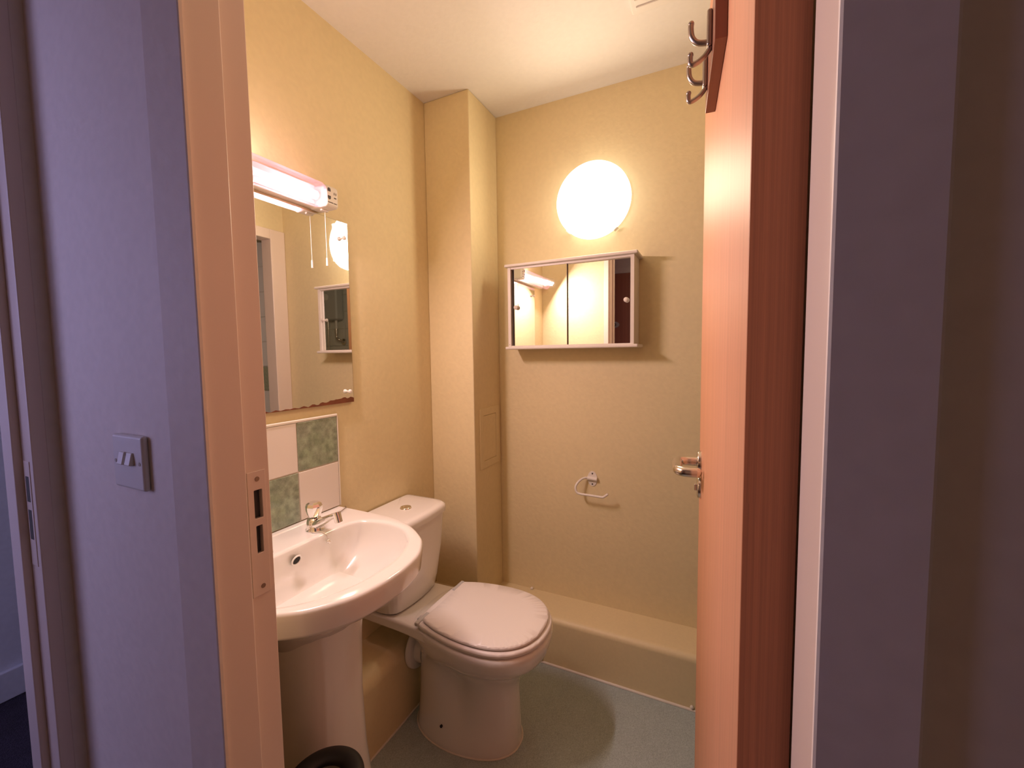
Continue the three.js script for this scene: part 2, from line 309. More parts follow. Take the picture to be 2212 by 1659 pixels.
// ------------------------------------------------------------------ the open door
const door = struct(thing('door_1', 'open beech veneered washroom door with steel lever', 'door', [0.0227, 0, -0.44]), 'open beech veneered washroom door with steel lever', 'door');
door.rotation.y = Math.atan2(0.061, 0.72);      // leaf runs along -z of the group, its face towards -x
{
  const LW = 0.722, TH = 0.043;
  obj('leaf', bx(0, TH, 0.006, 1.985, -LW, -0.0015, 0.0012, 2), M.wood, door);
  obj('edge_lipping', bx(0.0003, TH - 0.0003, 0.006, 1.985, -0.0016, 0, 0), M.lipping, door).userData.label = 'brown hinge edge';
  for (const y of [0.25, 1.72]) obj('hinge', [cyl(0.006, 0.006, [TH + 0.003, y, 0.002], [TH + 0.003, y + 0.1, 0.002], 16)], M.steel, door);
  // lever handle with return end, on a round rose
  const hz = -0.660, hy = 0.990;
  const lever = obj('lever_handle', [tube([[-0.006, hy, hz], [-0.02, hy, hz], [-0.038, hy, hz + 0.001], [-0.050, hy, hz + 0.009], [-0.0535, hy, hz + 0.025], [-0.0535, hy, hz + 0.05], [-0.0535, hy, hz + 0.075], [-0.051, hy, hz + 0.094], [-0.042, hy, hz + 0.104], [-0.030, hy, hz + 0.106], [-0.014, hy, hz + 0.106]], 0.0110, 80, 18)], M.steel, door);
  obj('rose', lathe([[0, 0.0095], [0.021, 0.0095], [0.0245, 0.0085], [0.0255, 0.006], [0.0255, 0]], 40).applyMatrix4(new THREE.Matrix4().makeBasis(V(0, 0, 1), V(-1, 0, 0), V(0, -1, 0))).translate(0, hy, hz), M.steel, lever);
  const turn = obj('thumb_turn', lathe([[0, 0.0085], [0.021, 0.0085], [0.0245, 0.0075], [0.0255, 0.005], [0.0255, 0]], 40).applyMatrix4(new THREE.Matrix4().makeBasis(V(0, 0, 1), V(-1, 0, 0), V(0, -1, 0))).translate(0, hy - 0.0625, hz), M.steel, door);
  obj('turn_knob', bx(-0.0145, -0.006, hy - 0.0625 - 0.008, hy - 0.0625 + 0.008, hz - 0.0045, hz + 0.0045, 0.002), M.steel, turn);
}
// coat hooks on the door: board with two double hooks
{
  const rack = thing('coat_rack', 'brown wooden board with metal double hooks on the open door', 'coat rack', [0.0227, 0, -0.44]); rack.rotation.y = door.rotation.y;
  obj('board', bx(-0.0160, -0.0002, 1.668, 1.748, -0.416, -0.224, 0.0012, 2), M.rackWood, rack);
  for (const z of [-0.272, -0.371]) {
    const x = -0.0160, h = obj('double_hook', [
      tube([[x - 0.001, 1.697, z], [x - 0.010, 1.6965, z], [x - 0.021, 1.700, z], [x - 0.027, 1.709, z], [x - 0.0285, 1.720, z], [x - 0.0282, 1.727, z]], 0.0040, 40, 12),
      tube([[x - 0.001, 1.692, z], [x - 0.004, 1.685, z], [x - 0.011, 1.677, z], [x - 0.021, 1.671, z], [x - 0.0275, 1.671, z], [x - 0.0290, 1.678, z], [x - 0.0285, 1.684, z]], 0.0038, 40, 12),
      ball(0.0043, x - 0.0282, 1.727, z), ball(0.0042, x - 0.0285, 1.684, z)], M.hook, rack);
    obj('back_plate', [bx(x - 0.0075, x, 1.688, 1.738, z - 0.008, z + 0.008, 0.003), cyl(0.0022, 0.0022, [x - 0.0055, 1.728, z], [x - 0.0068, 1.728, z], 12)], M.hook, h);
  }
}
// ------------------------------------------------------------------ hall and next room
struct(obj('wall_hall_left', [bx(XL - 0.088, XL, 0, CE, ZF, -0.322), bx(XL - 0.088, XL, 2.0, CE, -0.322, 0.34), bx(XL - 0.088, XL, 0, CE, 0.34, 1.12)], M.hall), 'hall wall around the doorway of the next room', 'wall');
struct(obj('wall_hall_right', bx(1.25, 1.33, 0, CE, -0.5, 1.12), M.hall), 'right end wall of the hall', 'wall');
struct(obj('wall_hall_opposite', bx(XL, 1.25, 0, CE, 1.04, 1.12), M.hall), 'hall wall opposite the washroom', 'wall');
struct(obj('floor_hall', bx(-2.45, 1.33, -0.05, -0.002, -0.39, 1.7), M.carpet), 'dark carpet of hall and next room', 'floor');
struct(obj('floor_room', bx(-2.45, -1.2, -0.05, -0.002, -1.95, -0.39), M.carpet), 'dark carpet of the next room', 'floor');
{
  const t = struct(thing('trim_7', 'painted frame of the next room with a strike plate', 'door frame'), 'painted frame of the next room with a strike plate', 'door frame');
  obj('jamb', bx(XL - 0.089, XL + 0.001, 0, 2.0, -0.323, -0.302, 0.002), M.frame, t);
  obj('jamb', bx(XL - 0.089, XL + 0.001, 0, 2.0, 0.32, 0.341, 0.002), M.frame, t);
  obj('head', bx(XL - 0.089, XL + 0.001, 1.98, 2.001, -0.302, 0.32, 0.002), M.frame, t);
  obj('stop', bx(XL - 0.088, XL - 0.043, 0, 1.98, -0.303, -0.290, 0.002), M.frame, t);
  obj('stop', bx(XL - 0.088, XL - 0.043, 0, 1.98, 0.308, 0.321, 0.002), M.frame, t);
  const p = obj('strike_plate', bx(XL - 0.037, XL - 0.012, 0.875, 1.07, -0.303, -0.3008, 0.0008, 1), M.frame, t);
  for (const [y0, y1] of [[0.995, 1.042], [0.925, 0.98]]) obj('slot', bx(XL - 0.031, XL - 0.018, y0, y1, -0.301, -0.3005), M.pocket, p);
}
struct(obj('wall_room', [bx(-2.45, -2.36, 0, CE, -1.95, 0.44), bx(-2.45, -2.36, 0, CE, 1.50, 1.7), bx(-2.45, -2.36, 0, 0.93, 0.44, 1.50), bx(-2.45, -2.36, 2.07, CE, 0.44, 1.50)], M.roomWall), 'far wall of the next room', 'wall');
struct(obj('wall_room_end', [bx(-2.36, -1.188, 0, CE, -1.95, -1.85), bx(-2.36, -1.188, 0, CE, 1.6, 1.7), bx(-1.188, -1.10, 0, CE, 1.12, 1.7), bx(-1.288, -1.188, 0, CE, -1.85, -1.81)], M.roomWall), 'end walls of the next room', 'wall');
struct(obj('baseboard_room', bx(-2.36, -2.342, 0, 0.11, -1.85, 1.6, 0.004), M.roomWall), 'pale skirting board of the next room', 'skirting');
{
  const w = struct(thing('window_1', 'daylit window of the next room', 'window'), 'daylit window of the next room', 'window');
  obj('pane', bx(-2.42, -2.41, 0.96, 2.04, 0.47, 1.47), M.pane, w);
  obj('window_frame', [bx(-2.43, -2.36, 0.93, 0.96, 0.44, 1.50), bx(-2.43, -2.36, 2.04, 2.07, 0.44, 1.50), bx(-2.43, -2.36, 0.96, 2.04, 0.44, 0.47), bx(-2.43, -2.36, 0.96, 2.04, 1.47, 1.50)], M.frame, w);
}
{
  const d = struct(thing('door_2', 'dark red-brown door across the hall, seen in the cabinet mirror', 'door', [0, 0, 1.04]), 'dark red-brown door across the hall, seen in the cabinet mirror', 'door');
  obj('leaf', bx(-1.03, -0.27, 0.005, 2.02, -0.042, -0.002, 0.002, 2), M.brownDoor, d);
  obj('architrave', [bx(-1.09, -1.03, 0, 2.08, -0.02, 0.0), bx(-0.27, -0.21, 0, 2.08, -0.02, 0), bx(-1.03, -0.27, 2.02, 2.08, -0.02, 0)], M.hall, d);
  const pl = obj('viewer_plate', cyl(0.03, 0.03, [0, 0, -0.0425], [0, 0, -0.045], 32).scale(1.5, 1, 1).translate(-0.92, 1.53, 0), M.greyPlastic, d);
  obj('viewer', new THREE.TorusGeometry(0.011, 0.004, 8, 24).translate(-0.92, 1.53, -0.047), M.black, pl);
}
// light switch
{
  const s = thing('light_switch', 'white two-gang light switch on the hall wall', 'light switch', [-0.832, 1.090, ZH]);
  obj('plate', bx(-0.046, 0.046, -0.043, 0.043, 0, 0.0095, 0.005), M.plastic, s);
  for (const x of [-0.0115, 0.0115]) { const r = bx(-0.008, 0.008, -0.010, 0.010, -0.003, 0.0035, 0.0015); r.rotateX(-0.22); r.translate(x, 0.006, 0.0105); obj('rocker', r, M.plastic, s); }
  for (const x of [-0.036, 0.036]) obj('screw', cyl(0.003, 0.003, [x, 0, 0.009], [x, 0, 0.0101], 14), M.screw, s);
}
// ------------------------------------------------------------------ round bulkhead lamp
{
  const t = thing('wall_lamp', 'round glowing bulkhead lamp above the mirror cabinet', 'lamp', [-0.452, 1.847, ZB]);
  const toZ = new THREE.Matrix4().makeRotationX(Math.PI / 2);
  obj('base', lathe([[0, 0], [0.136, 0], [0.136, 0.022], [0, 0.022]], 64).applyMatrix4(toZ), M.plastic, t);
  obj('diffuser', lathe([[0.0001, 0.064], [0.06, 0.0632], [0.11, 0.060], [0.135, 0.054], [0.1435, 0.046], [0.146, 0.036], [0.146, 0.020], [0.1365, 0.020]], 72).applyMatrix4(toZ), M.globe, t).userData.label = 'glowing opal cover';
  for (const a of [1.95, 3.95, 5.35]) obj('clip', bx(-0.009, 0.009, -0.003, 0.003, 0.012, 0.034, 0.0015).translate(0, 0.148, 0).rotateZ(a - Math.PI / 2), M.plastic, t);
  const l = new THREE.PointLight(GLOBE, GLOBE_POWER, 0, 2); l.position.set(0, 0, 0.044); l.castShadow = true; l.shadow.radius = 2; l.name = 'globe'; t.add(l);
  const f = new THREE.RectAreaLight(GLOBE, GLOBE_FACE, 0.19, 0.19); f.position.set(0, 0, 0.067); f.lookAt(0, 0, 10); f.name = 'globe_face'; t.add(f);
}
// ------------------------------------------------------------------ shaver light over the mirror
{
  const y0 = 1.689, y1 = 1.752, zR = -0.951, zL = -0.48, cap = 0.050;
  const t = thing('shaver_light', 'white shaver light with a pink glowing tube over the wall mirror', 'light', [XL, 0, 0]);
  obj('back_body', bx(0, 0.030, y0, y1, zR + cap - 0.01, zL - 0.03, 0.003), M.plastic, t);
  const sock = obj('socket_end', bx(0, 0.078, y0 - 0.003, y1 - 0.004, zR, zR + cap, 0.010, 4), M.plastic, t);
  const font = await new FontLoader().loadAsync('fonts/droid/droid_sans_bold.typeface.json');
  const word = new TextGeometry('SHAVERS ONLY', { font, size: 0.0034, depth: 0.0003, curveSegments: 2 }); word.computeBoundingBox();
  word.translate(-word.boundingBox.max.x / 2, 0, 0); word.applyMatrix4(new THREE.Matrix4().makeBasis(V(0, 0, -1), V(0, 1, 0), V(1, 0, 0)));
  word.translate(0.0781, y0 + 0.008, zR + cap / 2);
  const icon = (z, y, flip) => { const s = new THREE.Shape(); s.absarc(0, 0, 0.0055, 0, Math.PI, false); s.lineTo(-0.0055, -0.005); s.lineTo(0.0055, -0.005); s.closePath(); const g = new THREE.ShapeGeometry(s, 10); if (flip) g.rotateZ(Math.PI); g.applyMatrix4(new THREE.Matrix4().makeBasis(V(0, 0, -1), V(0, 1, 0), V(1, 0, 0))); g.translate(0.0784, y, z); return g; };
  obj('print', [word, icon(zR + 0.036, y0 + 0.045, false), icon(zR + 0.036, y0 + 0.023, true)], M.print, sock);
  obj('socket_holes', [bx(0.0779, 0.0785, y0 + 0.034, y0 + 0.041, zR + 0.017, zR + 0.019), bx(0.0779, 0.0785, y0 + 0.034, y0 + 0.041, zR + 0.011, zR + 0.013), bx(0.0779, 0.0785, y0 + 0.024, y0 + 0.027, zR + 0.011, zR + 0.019)], M.print, sock);
  obj('pull_toggle', bx(0.038, 0.046, y0 - 0.008, y0 - 0.002, zR + 0.012, zR + 0.036, 0.001), M.plastic, sock);
  obj('reflector', bx(0.028, 0.034, y0 + 0.006, y1 - 0.004, zR + cap, zL - 0.03, 0.001), M.plastic, t);
  obj('tube', cyl(0.0085, 0.0085, [0.052, y0 + 0.026, zR + cap + 0.028], [0.052, y0 + 0.026, zL - 0.035], 24), M.tubeGlow, t).userData.label = 'glowing fluorescent tube';
  for (const z of [zR + cap + 0.018, zL - 0.03]) obj('tube_holder', cyl(0.0135, 0.0135, [0.052, y0 + 0.026, z - 0.008], [0.052, y0 + 0.026, z + 0.010], 20), M.plastic, t);
  // reeded cover: profile with fine ribs, swept along the fitting
  const prof = []; const A = [[0.030, y0 + 0.001], [0.060, y0 - 0.004], [0.076, y0 + 0.010], [0.083, y0 + 0.030], [0.078, y1 - 0.014], [0.066, y1 - 0.001], [0.030, y1 + 0.002]];
  const cv = new THREE.CatmullRomCurve3(A.map(p => V(p[0], p[1], 0)), false, 'catmullrom', 0.3);
  const N = 120; for (let i = 0; i <= N; i++) { const p = cv.getPoint(i / N), tn = cv.getTangent(i / N), k = (i % 2 ? 0.0005 : 0); prof.push([p.x + tn.y * k, p.y - tn.x * k]); }
  const za = zR + cap - 0.001, zb = zL - 0.02, pos = [], idx = [];
  for (const z of [za, zb]) for (const p of prof) pos.push(p[0], p[1], z);
  for (let i = 0; i < N; i++) idx.push(i, i + 1, N + 1 + i, i + 1, N + 2 + i, N + 1 + i);
  for (const [b, z, f] of [[0, za, 0], [N + 1, zb, 1]]) { const s = pos.length / 3; pos.push(0.045, (y0 + y1) / 2, z); for (let i = 0; i < N; i++) f ? idx.push(s, b + i, b + i + 1) : idx.push(s, b + i + 1, b + i); }
  const g = new THREE.BufferGeometry(); g.setAttribute('position', new THREE.Float32BufferAttribute(pos, 3)); g.setAttribute('uv', new THREE.Float32BufferAttribute(new Float32Array(pos.length / 3 * 2), 2)); g.setIndex(idx);
  obj('cover', smooth(g, 0.5), M.diffuser, t).userData.label = 'reeded pink-tinted cover';
  obj('pull_cord', tube([[0.042, y0 - 0.004, zR + 0.022], [0.042, 1.62, zR + 0.022], [0.042, 1.545, zR + 0.0215]], 0.0008, 20, 6), M.plastic, t);
  obj('cord_pull', cyl(0.0032, 0.0026, [0.042, 1.523, zR + 0.0215], [0.042, 1.546, zR + 0.0215], 14), M.plastic, t);
  const up = new THREE.RectAreaLight(TUBE, TUBE_UP, 0.36, 0.045); up.position.set(0.055, y1 + 0.008, -0.715); up.name = 'tube_top'; t.add(up); up.lookAt(XL + 0.055, 5, -0.7151);
  const f = new THREE.RectAreaLight(TUBE, TUBE_FACE, 0.34, 0.022); f.position.set(0.087, y0 + 0.022, -0.695); f.name = 'tube_face'; t.add(f); f.lookAt(XL + 0.088 + 1, y0 + 0.022 - 0.70, -0.83);
}
// ------------------------------------------------------------------ wall mirror with corroded lower edge
{
  const z0 = -1.043, z1 = -0.602, y0 = 1.102, y1 = 1.680;
  const t = thing('wall_mirror', 'frameless wall mirror with a corroded lower edge, on white knobs', 'mirror', [XL, 0, 0]);
  obj('glass', bx(0.004, 0.0096, y0, y1, z0, z1), M.glassEdge, t).userData.label = 'dark edge of the glass';
  obj('silvering', bx(0.0097, 0.0101, y0 + 0.0008, y1 - 0.0008, z0 + 0.0012, z1 - 0.0008), M.mirror, t);
  const s = new THREE.Shape(); s.moveTo(-z1, y0); for (let i = 0; i <= 60; i++) { const u = i / 60, z = z1 + (z0 - z1) * u; const hgt = 0.0015 + 0.0125 * Math.exp(-(((u - 0.93) / 0.22) ** 2)) * (u > 0.97 ? 0.75 : 1) + 0.003 * Math.abs(Math.sin(u * 37)) * (0.4 + u) + 0.0018 * Math.sin(u * 91); s.lineTo(-z, y0 + Math.max(0.001, hgt)); } s.lineTo(-z0, y0); s.closePath();
  const g = new THREE.ShapeGeometry(s); g.applyMatrix4(new THREE.Matrix4().makeBasis(V(0, 0, -1), V(0, 1, 0), V(1, 0, 0))); g.translate(0.0104, 0, 0);
  obj('corroded_edge', metreUV(g), M.corroded, t).userData.label = 'wavy brown corrosion along the lower edge';
  for (const [y, z] of [[1.628, -1.018], [1.628, -0.636], [1.138, -1.018], [1.138, -0.636]]) obj('knob', lathe([[0, 0.016], [0.0045, 0.0155], [0.0068, 0.013], [0.0068, 0.009], [0.004, 0.006], [0.003, 0.0]], 20).applyMatrix4(new THREE.Matrix4().makeBasis(V(0, 0, 1), V(1, 0, 0), V(0, 1, 0))).translate(0.0100, y, z), M.plastic, t);
}
// ------------------------------------------------------------------ splashback tiles
{
  const t = thing('splashback', 'checked splashback of pale and mottled green tiles above the basin', 'tiles', [XL, 0.7725, 0]);
  const S = 0.1455, J = 0.0035; const tg = () => { const g = new RoundedBoxGeometry(0.007, S - J, S - J, 2, 0.0018); return metreUV(g); };
  const g0 = tg();
  obj('grout_bed', bx(0, 0.0048, 0, 2 * S, -0.972, -0.972 + 3 * S + 0.002), M.grout, t);
  obj('edge_trim', [bx(0, 0.0095, 2 * S - 0.001, 2 * S + 0.0075, -0.974, -0.972 + 3 * S, 0.003), bx(0, 0.0085, 0, 2 * S, -0.9755, -0.9715, 0.0015)], M.sealant, t);
  for (let c = 0; c < 3; c++) for (let r = 0; r < 2; r++) {
    const green = (c + r) % 2 === 1;
    const m = obj('tile', g0, green ? greenTiles[(c + r) % 3] : M.tilePink, t); m.position.set(0.0045, (r + 0.5) * S, -0.972 + (c + 0.5) * S); m.userData.label = green ? 'mottled green tile' : 'plain pale tile';
  }
}
// ------------------------------------------------------------------ mirror cabinet
{
  const t = thing('mirror_cabinet', 'white wall cabinet with sliding mirror doors under the round lamp', 'cabinet', [0, 0, ZB]);
  const F = 0.110, x0 = -0.788, x1 = -0.279, yb = 1.272, yt = 1.619;
  obj('top_board', bx(-0.799, -0.265, yt - 0.012, yt, 0.0005, F + 0.012, 0.0045), M.cabinet, t);
  obj('bottom_board', bx(-0.799, -0.263, yb, yb + 0.012, 0.0005, F + 0.010, 0.0045), M.cabinet, t);
  obj('side_panel', bx(x0, x0 + 0.013, yb + 0.012, yt - 0.012, 0.0005, F), M.cabinet, t);
  obj('side_panel', bx(x1 - 0.013, x1, yb + 0.012, yt - 0.012, 0.0005, F), M.cabinet, t);
  obj('back_panel', bx(x0, x1, yb, yt, 0.0005, 0.004), M.cabinet, t);
  obj('track', bx(x0 + 0.013, x1 - 0.013, yt - 0.020, yt - 0.012, F - 0.022, F - 0.002), M.cabinet, t);
  obj('track', bx(x0 + 0.013, x1 - 0.013, yb + 0.012, yb + 0.0155, F - 0.022, F - 0.002), M.cabinet, t);
  for (const [a, b, z, kx, ky] of [[-0.762, -0.534, F - 0.006, -0.750, 1.443], [-0.556, -0.292, F - 0.014, -0.308, 1.446]]) {
    const d = obj('mirror_door', bx(a, b, yb + 0.014, yt - 0.018, z - 0.004, z), M.glassEdge, t);
    obj('silvering', bx(a + 0.0015, b - 0.0015, yb + 0.0145, yt - 0.0185, z + 0.0001, z + 0.0004), M.mirror, d);
    obj('knob', lathe([[0, 0.017], [0.005, 0.0165], [0.0088, 0.0135], [0.0092, 0.0105], [0.006, 0.006], [0.0052, 0]], 24).applyMatrix4(new THREE.Matrix4().makeRotationX(Math.PI / 2)).translate(kx, ky, z), M.cabinet, d);
  }
  for (const [x, y] of [[x0 + 0.0065, yb + 0.02]]) obj('screw', cyl(0.0018, 0.0018, [x, y, F - 0.001], [x, y, F + 0.0006], 10), M.screw, t);
}
// ------------------------------------------------------------------ toilet roll holder
{
  const t = thing('toilet_roll_holder', 'empty white wire toilet roll holder on the wall', 'toilet roll holder', [-0.462, 0.733, ZB]);
  const s = new THREE.Shape(); s.absellipse(0, 0, 0.020, 0.031, 0, Math.PI * 2); for (const y of [0.0215, -0.0225]) { const p = new THREE.Path(); p.absarc(0, y, 0.003, 0, Math.PI * 2); s.holes.push(p); }
  obj('back_plate', new THREE.ExtrudeGeometry(s, { depth: 0.002, bevelEnabled: true, bevelSize: 0.0006, bevelThickness: 0.0006, bevelSegments: 1, curveSegments: 24 }), M.plastic, t);
  for (const y of [0.0215, -0.0225]) obj('screw', cyl(0.0034, 0.0034, [0, y, 0.0002], [0, y, 0.0034], 12), M.pocket, t);
  obj('wire_arm', tube([[0.018, 0.001, 0.008], [-0.01, 0.003, 0.010], [-0.03, 0.004, 0.020], [-0.046, -0.006, 0.037], [-0.057, -0.026, 0.050], [-0.052, -0.047, 0.053], [-0.036, -0.0535, 0.053], [0.01, -0.0545, 0.053], [0.050, -0.0555, 0.053], [0.060, -0.053, 0.053], [0.074, -0.042, 0.053]], 0.0048, 90, 12), M.plastic, t);
  obj('sleeve', cyl(0.0082, 0.0082, [-0.019, 0.0035, 0.0095], [0.021, 0.001, 0.0085], 18), M.plastic, t);
}
// ------------------------------------------------------------------ ceiling vent
{
  const t = thing('ceiling_vent', 'white square ventilator on the ceiling beside the door', 'vent', [-0.165, CE, -1.30]);
  obj('body', bx(-0.085, 0.085, -0.018, 0, -0.082, 0.082, 0.004), M.plastic, t);
  for (let k = 0; k < 5; k++) obj('slat', bx(-0.07, 0.07, -0.022, -0.018, -0.065 + k * 0.028, -0.050 + k * 0.028, 0.001, 1), M.plastic, t);
}
// ------------------------------------------------------------------ toilet
{
  const ZT = -1.165, t = thing('toilet', 'white close-coupled toilet with closed lid', 'toilet', [-0.70, 0, ZT]);
  const X0 = -0.70;                                   // local x = world x - X0
  // outline of the rim (half), world x and distance from the axis
  const half = [[-0.452, 0], [-0.458, 0.05], [-0.480, 0.099], [-0.520, 0.139], [-0.575, 0.163], [-0.640, 0.170], [-0.710, 0.166], [-0.785, 0.150], [-0.850, 0.130]];
  const outl = back => { const h = half.concat(back).map(p => [p[0] - X0, p[1]]); return h.concat(h.slice(1).reverse().map(p => [p[0], -p[1]])); };
  const n = 96;
  const egg = (xf, xb, hw, e = 1) => { const r = []; for (let i = 0; i < n; i++) { const a = -Math.PI + 2 * Math.PI * i / n, c = Math.cos(a), s = Math.sin(a), m = (xf + xb) / 2, hl = (xf - xb) / 2; const k = Math.pow(Math.pow(Math.abs(c), 2.3) + Math.pow(Math.abs(s), 2.3), -1 / 2.3); r.push([m - X0 + hl * c * k, hw * s * k * (1 - 0.10 * Math.max(0, c))]); } return r; };
  const rimPol = polar(outl([[-0.880, 0.124], [-0.905, 0.06]]), -0.66 - X0, 0, n);
  const rimRing = (y, inset) => ring(rimPol, -0.66 - X0, 0, y, 1, inset);
  const sec = (y, xf, xb, hw) => egg(xf, xb, hw).map(p => [p[0], y, p[1]]);
  // blend rim outline into the foot
  const mix = (a, b, k) => a.map((p, i) => p.map((v, j) => v + (b[i][j] - v) * k));
  const rings = [rimRing(0.384, 0.030), rimRing(0.3865, 0.010), rimRing(0.383, 0.003), rimRing(0.374, 0), rimRing(0.362, 0.001)];
  const foot = [[0.40, -0.455, -0.90, 0.172], [0.345, -0.463, -0.90, 0.166], [0.315, -0.480, -0.902, 0.150], [0.285, -0.506, -0.905, 0.131], [0.255, -0.534, -0.91, 0.114], [0.225, -0.552, -0.915, 0.103], [0.195, -0.560, -0.92, 0.098], [0.15, -0.558, -0.922, 0.097], [0.10, -0.557, -0.924, 0.100], [0.06, -0.556, -0.926, 0.106], [0.025, -0.556, -0.928, 0.114], [0.008, -0.555, -0.930, 0.118], [0.0, -0.555, -0.930, 0.118]];
  const at = y => { let k = foot.findIndex(f => f[0] <= y); if (k < 1) k = 1; const a = foot[k - 1], b = foot[k], u = (y - a[0]) / (b[0] - a[0]); return sec(y, ...[1, 2, 3].map(i => a[i] + (b[i] - a[i]) * u)); };
  for (let y = 0.35; y > 0.27; y -= 0.01) { const k = Math.min(1, (0.36 - y) / 0.085), e = k * k * (3 - 2 * k); rings.push(mix(rimRing(y, 0.003 + 0.01 * k), at(y), e)); }
  for (const y of [0.265, 0.25, 0.235, 0.22, 0.205, 0.185, 0.165, 0.145, 0.12, 0.095, 0.07, 0.05, 0.03, 0.015, 0.006, 0.0]) rings.push(at(y));
  // shallow hollow on each flank between bowl and trap
  for (const r of rings) for (const p of r) { const d = Math.exp(-(((p[0] - (-0.735 - X0)) / 0.055) ** 2) - (((p[1] - 0.195) / 0.085) ** 2)); p[2] *= 1 - 0.27 * d; }
  const pan = obj('pan', smooth(mergeVertices(loft(rings)), 1.0), M.ceramic, t);
  // platform carrying the cistern
  const pl = new THREE.Shape(); pl.moveTo(-1.075 - X0, -0.115); pl.lineTo(-0.93 - X0, -0.118); pl.bezierCurveTo(-0.87 - X0, -0.121, -0.84 - X0, -0.127, -0.77 - X0, -0.137); pl.lineTo(-0.77 - X0, 0.137); pl.bezierCurveTo(-0.84 - X0, 0.127, -0.87 - X0, 0.121, -0.93 - X0, 0.118); pl.lineTo(-1.075 - X0, 0.115); pl.closePath();
  const pg = new THREE.ExtrudeGeometry(pl, { depth: 0.020, bevelEnabled: true, bevelSize: 0.009, bevelThickness: 0.009, bevelSegments: 5, curveSegments: 16 }); pg.rotateX(-Math.PI / 2); pg.translate(0, 0.3565, 0);
  obj('platform', pg, M.ceramic, t);
  obj('bolt_hole', cyl(0.0045, 0.0045, [-0.782 - X0, 0.062, 0.108], [-0.782 - X0, 0.061, 0.1015], 16), M.dark, t);
  obj('floor_seal', tube(ring(egg(-0.553, -0.932, 0.1195).map(p => [Math.atan2(p[1], p[0] + 0.04), Math.hypot(p[1], p[0] + 0.04)]), -0.04, 0, 0.0015), 0.003, 160, 6, true), M.sealant, t);
  // seat ring, lid
  const seatPol = polar(outl([[-0.862, 0.10], [-0.866, 0.05]]), -0.66 - X0, 0, n);
  const sr = (y, inset) => ring(seatPol, -0.66 - X0, 0, y, 1, inset);
  obj('seat', smooth(mergeVertices(loft([sr(0.388, 0.02), sr(0.388, 0.008), sr(0.391, 0.003), sr(0.397, 0.002), sr(0.403, 0.004), sr(0.4055, 0.010), sr(0.4055, 0.03)])), 0.9), M.seat, t);
  const lidHalf = [[-0.466, 0], [-0.472, 0.05], [-0.493, 0.097], [-0.53, 0.132], [-0.58, 0.153], [-0.64, 0.160], [-0.71, 0.156], [-0.775, 0.143], [-0.822, 0.126], [-0.831, 0.122], [-0.8315, 0.118], [-0.8315, 0.06]].map(p => [p[0] - X0, p[1]]);
  const lp = polar(lidHalf.concat(lidHalf.slice(1).reverse().map(p => [p[0], -p[1]])), -0.66 - X0, 0, 160);
  const lring = (y, inset) => ring(lp, -0.66 - X0, 0, y, 1, inset);
  obj('lid', smooth(mergeVertices(loft([lring(0.4075, 0.02), lring(0.4075, 0.004), lring(0.410, 0.0), lring(0.4155, 0.0), lring(0.4185, 0.0025), lring(0.4198, 0.007), lring(0.4203, 0.05)])), 0.9), M.seat, t);
  for (const s of [-1, 1]) obj('hinge', [bx(-0.872 - X0, -0.842 - X0, 0.386, 0.397, s * 0.090 - 0.011, s * 0.090 + 0.011, 0.004), bx(-0.852 - X0, -0.838 - X0, 0.398, 0.410, Math.min(s * 0.075, s * 0.139), Math.max(s * 0.075, s * 0.139), 0.003)], M.greyPlastic, t);
  // cistern: tapering body with a bowed front, lid, push button
  const cis = (y, xf, hw, r) => { const o = []; const m = 24; const xb = -1.094; const pts = []; const sh = new THREE.Shape(); sh.moveTo(xb, -hw); sh.lineTo(xf - 0.035 - r, -hw); sh.quadraticCurveTo(xf - 0.018, -hw, xf - 0.012, -hw + r); sh.quadraticCurveTo(xf + 0.004, 0, xf - 0.012, hw - r); sh.quadraticCurveTo(xf - 0.018, hw, xf - 0.035 - r, hw); sh.lineTo(xb, hw); sh.closePath(); for (const p of sh.getSpacedPoints(120).slice(0, 120)) o.push([p.x - X0, y, -p.y]); return o; };
  const body = loft([cis(0.3875, -0.940, 0.118, 0.04), cis(0.395, -0.931, 0.126, 0.04), cis(0.44, -0.922, 0.132, 0.04), cis(0.55, -0.908, 0.139, 0.036), cis(0.672, -0.900, 0.144, 0.034)]);
  const cistern = obj('cistern', smooth(mergeVertices(body), 0.8), M.ceramic, t);
  const lidG = loft([cis(0.6735, -0.902, 0.142, 0.034), cis(0.6745, -0.893, 0.149, 0.036), cis(0.690, -0.891, 0.151, 0.036), cis(0.700, -0.894, 0.149, 0.036), cis(0.7055, -0.902, 0.143, 0.036), cis(0.7075, -0.918, 0.130, 0.036), cis(0.708, -0.95, 0.10, 0.03)]);
  obj('cistern_lid', smooth(mergeVertices(lidG), 0.8), M.ceramic, cistern);
  obj('flush_button', lathe([[0, 0.0035], [0.0085, 0.0035], [0.0095, 0.002], [0.0105, 0.002], [0.0145, 0.0045], [0.0185, 0.004], [0.0205, 0.0], [0.0205, -0.003]], 40).translate(-0.999 - X0, 0.7085, -0.012), M.chrome, cistern).userData.label = 'round chrome flush button';
  obj('cistern_bolt', cyl(0.004, 0.004, [-0.965 - X0, 0.356, 0.085], [-0.965 - X0, 0.322, 0.085], 12), M.screw, t);
  // pan connector into the boxing
  obj('pan_connector', [cyl(0.055, 0.055, [-0.90 - X0, 0.225, 0], [-0.947 - X0, 0.225, 0], 40), lathe([[0.054, 0], [0.076, 0], [0.079, 0.004], [0.076, 0.014], [0.066, 0.020], [0.054, 0.020]], 48).rotateZ(-Math.PI / 2).translate(-0.9485 - X0, 0.225, 0)], M.ceramic, t);
}
